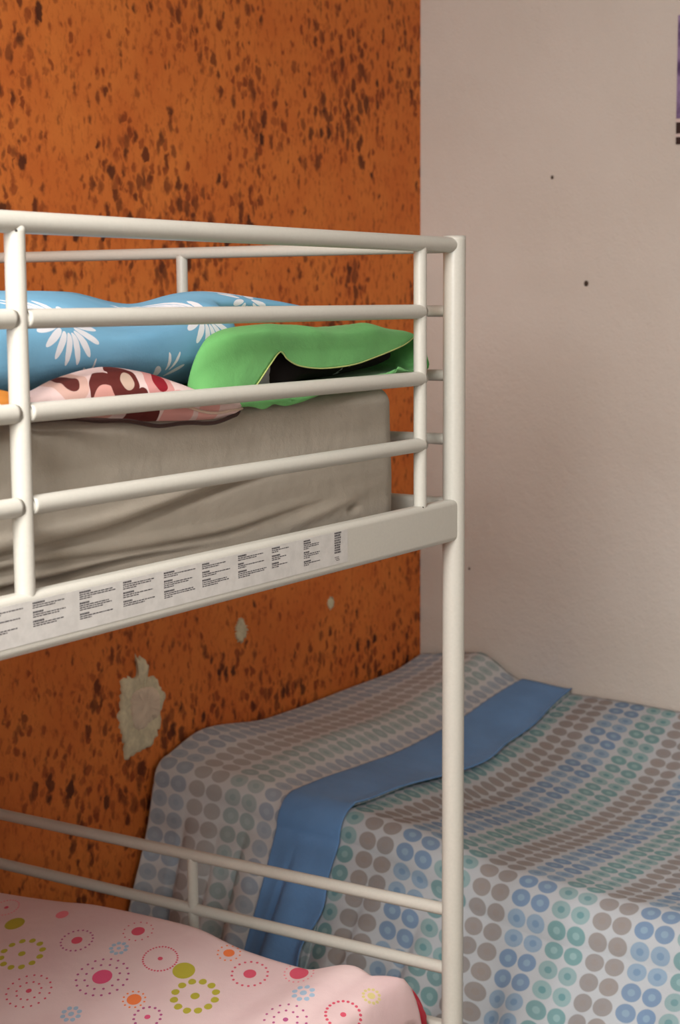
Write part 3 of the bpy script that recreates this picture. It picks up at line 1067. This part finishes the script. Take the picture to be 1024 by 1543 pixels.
def top_z(x, y):
    x = np.asarray(x, float)
    y0 = float(np.mean(y))
    xx = np.clip(x, 2.84, 4.034)
    zs = [spl(a, b, xx) for _, a, b in PROF]
    yk = np.array([p[0] for p in PROF])
    k = int(np.clip(np.searchsorted(yk, y0, side='right') - 1, 0, len(yk) - 2))
    t = (y0 - yk[k]) / (yk[k + 1] - yk[k])
    t = t * t * (3 - 2 * t) * 0.5 + t * 0.5
    z = zs[k] * (1 - t) + zs[k + 1] * t
    return z + 0.0030 * b1(x, y) + 0.0016 * b2(x, y)


def edge_x(y):
    return 2.845 - 0.03 * sstep(2.0, 2.25, y)


def flare(y):
    return spl([0.2, 1.44, 1.785, 1.94, 2.26], [0.20, 0.22, 0.22, 0.17, 0.13], y)


def cover(ys, lift=0.0, usign=1, uoff=0.149, nt=90, na=14, nd=60, slant=0.0, zend=0.02, x0=4.024, scallop=None, fold=1.0):
    """Bed cover: rows along y; each row runs from the white wall over the top, round the edge and down to the floor."""
    n = len(ys)
    P = np.zeros((n, nt + na + nd, 3))
    UV = np.zeros((n, nt + na + nd, 2))
    for i, y in enumerate(ys):
        xe, fl = float(edge_x(y)), float(flare(y))
        r = float(spl([0.2, 1.3, 1.6, 1.8, 2.26], [0.085, 0.085, 0.07, 0.05, 0.042], y))
        x = np.linspace(x0, xe + r, nt)
        yy = y + 0.0 * x
        z = top_z(x, y + 0 * x) + lift
        zt_ = z[-1]
        a = np.linspace(0, math.pi / 2, na + 1)[1:]
        xa = xe + r - (r + lift) * np.sin(a)
        za = zt_ - lift - r + (r + lift) * np.cos(a)
        t_ = np.linspace(0, 1, nd + 1)[1:]
        zd = za[-1] + (zend - za[-1]) * t_
        ff = (0.020 * np.sin(y * 46 + 1.2 + 0.8 * np.sin(y * 13)) + 0.013 * b3(y * 3.2 + 0 * t_, zd)) * sstep(0, 0.8, t_) * fold
        for yc, wc in ((2.155, 0.010), (2.075, 0.012), (2.01, 0.009), (1.875, 0.010), (1.70, 0.012), (1.57, 0.014)):
            ff = ff + 0.016 * np.exp(-((y - yc - 0.03 * t_) / wc) ** 2) * sstep(0.02, 0.5, t_)
        xd = xe - lift - fl * t_ ** 1.05 - np.abs(0.0) + ff + 0.002 * b4(y + 0 * t_, zd)
        X, Z = np.concatenate([x, xa, xd]), np.concatenate([z, za, zd])
        drop = np.concatenate([np.zeros(nt), np.linspace(0, 0.06, na), 0.06 + (za[-1] - zd)])
        Y = np.full(len(X), float(y))
        if slant:
            Y = Y + slant * np.clip(drop - 0.03, 0, None)
        P[i] = np.stack([X, Y, Z], axis=1)
        s = np.concatenate([[0], np.cumsum(np.hypot(np.diff(X), np.diff(Z)))])
        UV[i, :, 0] = Y * usign + uoff
        UV[i, :, 1] = s - s[nt]
    return P, UV


ys = np.linspace(0.26, 1.80, 230)
P, UV = cover(ys)
bs = link('bedspread', grid_mesh('bedspread', P, UV), M_dots)
tag(bs, 'white bedspread with blue, teal and grey dots below the blue band on the single bed', 'bedspread')
solidify(bs, 0.003, -1)

ys = np.linspace(1.79, 2.248, 120)
P, UV = cover(ys, 0.007, -1, 0.099, fold=1.25)
fs = link('top_sheet', grid_mesh('top_sheet', P, UV), M_dots2)
tag(fs, 'pale dotted sheet over the head of the single bed against the orange wall', 'sheet')
solidify(fs, 0.003, -1)

ys = np.linspace(1.775, 1.935, 50)
P, UV = cover(ys, 0.0125, slant=0.04, zend=0.05, fold=1.0)
# the free lower edge of the band is a little ragged and lifts off
n_ = len(ys)
rag = waves(81, 14)
tt = np.linspace(0, 1, P.shape[1]) * 1.9
for i in range(n_):
    k = max(0.0, 1 - i / 12)
    P[i, :, 1] += k * 0.010 * rag(tt, 0 * tt)
    P[i, :90, 2] += 0.004 * k ** 2
bh = link('blue_hem', grid_mesh('blue_hem', P, UV), M_blue, fs, label='plain blue hem band across the bed')
solidify(bh, 0.003, -1)

# ------------------------------------------------------------------ the pink print, placed on the duvet
OL, RED, MAG, PNK, BLU, ORG, PUR, YEL = (srgb(*c) for c in ((176, 166, 60), (206, 84, 104), (214, 86, 122), (226, 128, 140), (158, 180, 200), (232, 124, 72), (172, 84, 128), (206, 190, 130)))
NOR = (0, 0, -1, 1, (1, 1, 1))
for (x, y), kind in (
        ((1.985, 1.897), ('disc', .017, OL)), ((1.891, 1.792), ('ring', .006, OL, 12, .033, .0055, OL)),
        ((1.974, 1.7455), ('ring', .009, RED, 20, .026, .0019, PUR)), ((2.05, 1.845), ('disc', .011, PNK)),
        ((2.037, 1.967), ('ring', .004, RED, 26, .022, .0016, PNK)), ((1.982, 1.664), ('ring', .0035, BLU, 9, .0125, .0036, BLU)),
        ((1.886, 1.620), ('two', .0155, MAG, 12, .027, .0021, PUR, 20, .040, .0021, PUR)), ((1.985, 1.583), ('ring', .004, RED, 34, .027, .0017, RED)),
        ((1.851, 1.531), ('ring', .011, ORG, 12, .0165, .0017, ORG)), ((1.972, 1.528), ('disc', .0175, OL)),
        ((1.910, 1.461), ('ring', .007, OL, 12, .032, .0062, OL)), ((2.020, 1.4365), ('ring', .010, RED, 18, .028, .0021, RED)),
        ((2.066, 1.509), ('ring', .009, ORG, 12, .018, .0017, ORG)), ((2.052, 1.680), ('ring', .011, RED, 14, .024, .0015, RED)),
        ((1.995, 1.3195), ('ring', .0055, BLU, 8, .0145, .0042, BLU)), ((2.062, 1.372), ('ring', .015, RED, 18, .023, .0016, PNK)),
        ((1.968, 1.232), ('ring', .0045, RED, 22, .026, .0024, RED)), ((2.045, 1.230), ('ring', .006, YEL, 12, .0125, .0026, YEL)),
        ((1.907, 1.293), ('two', .004, PUR, 10, .018, .0020, PUR, 15, .031, .0020, PUR)),
        ((1.792, 1.689), ('two', .0045, RED, 11, .019, .0019, RED, 18, .034, .0019, RED)),
        ((1.764, 1.581), ('ring', .0045, BLU, 8, .0125, .0038, BLU)), ((1.816, 1.479), ('ring', .0045, MAG, 14, .020, .0022, PUR))):
    c = (x * math.sin(YAW) - y * math.cos(YAW), PINK_SQ * (x * math.cos(YAW) + y * math.sin(YAW)))
    k = kind[0]
    PINK.append((c, kind[1], kind[2]) if k == 'disc' else (c, kind[1], kind[2], (kind[3], kind[4], kind[5], 1, kind[6])) if k == 'ring'
                else (c, kind[1], kind[2], (kind[3], kind[4], kind[5], 1, kind[6]), (kind[7], kind[8], kind[9], kind[10])))
pk.data.materials[0] = mat_pink()
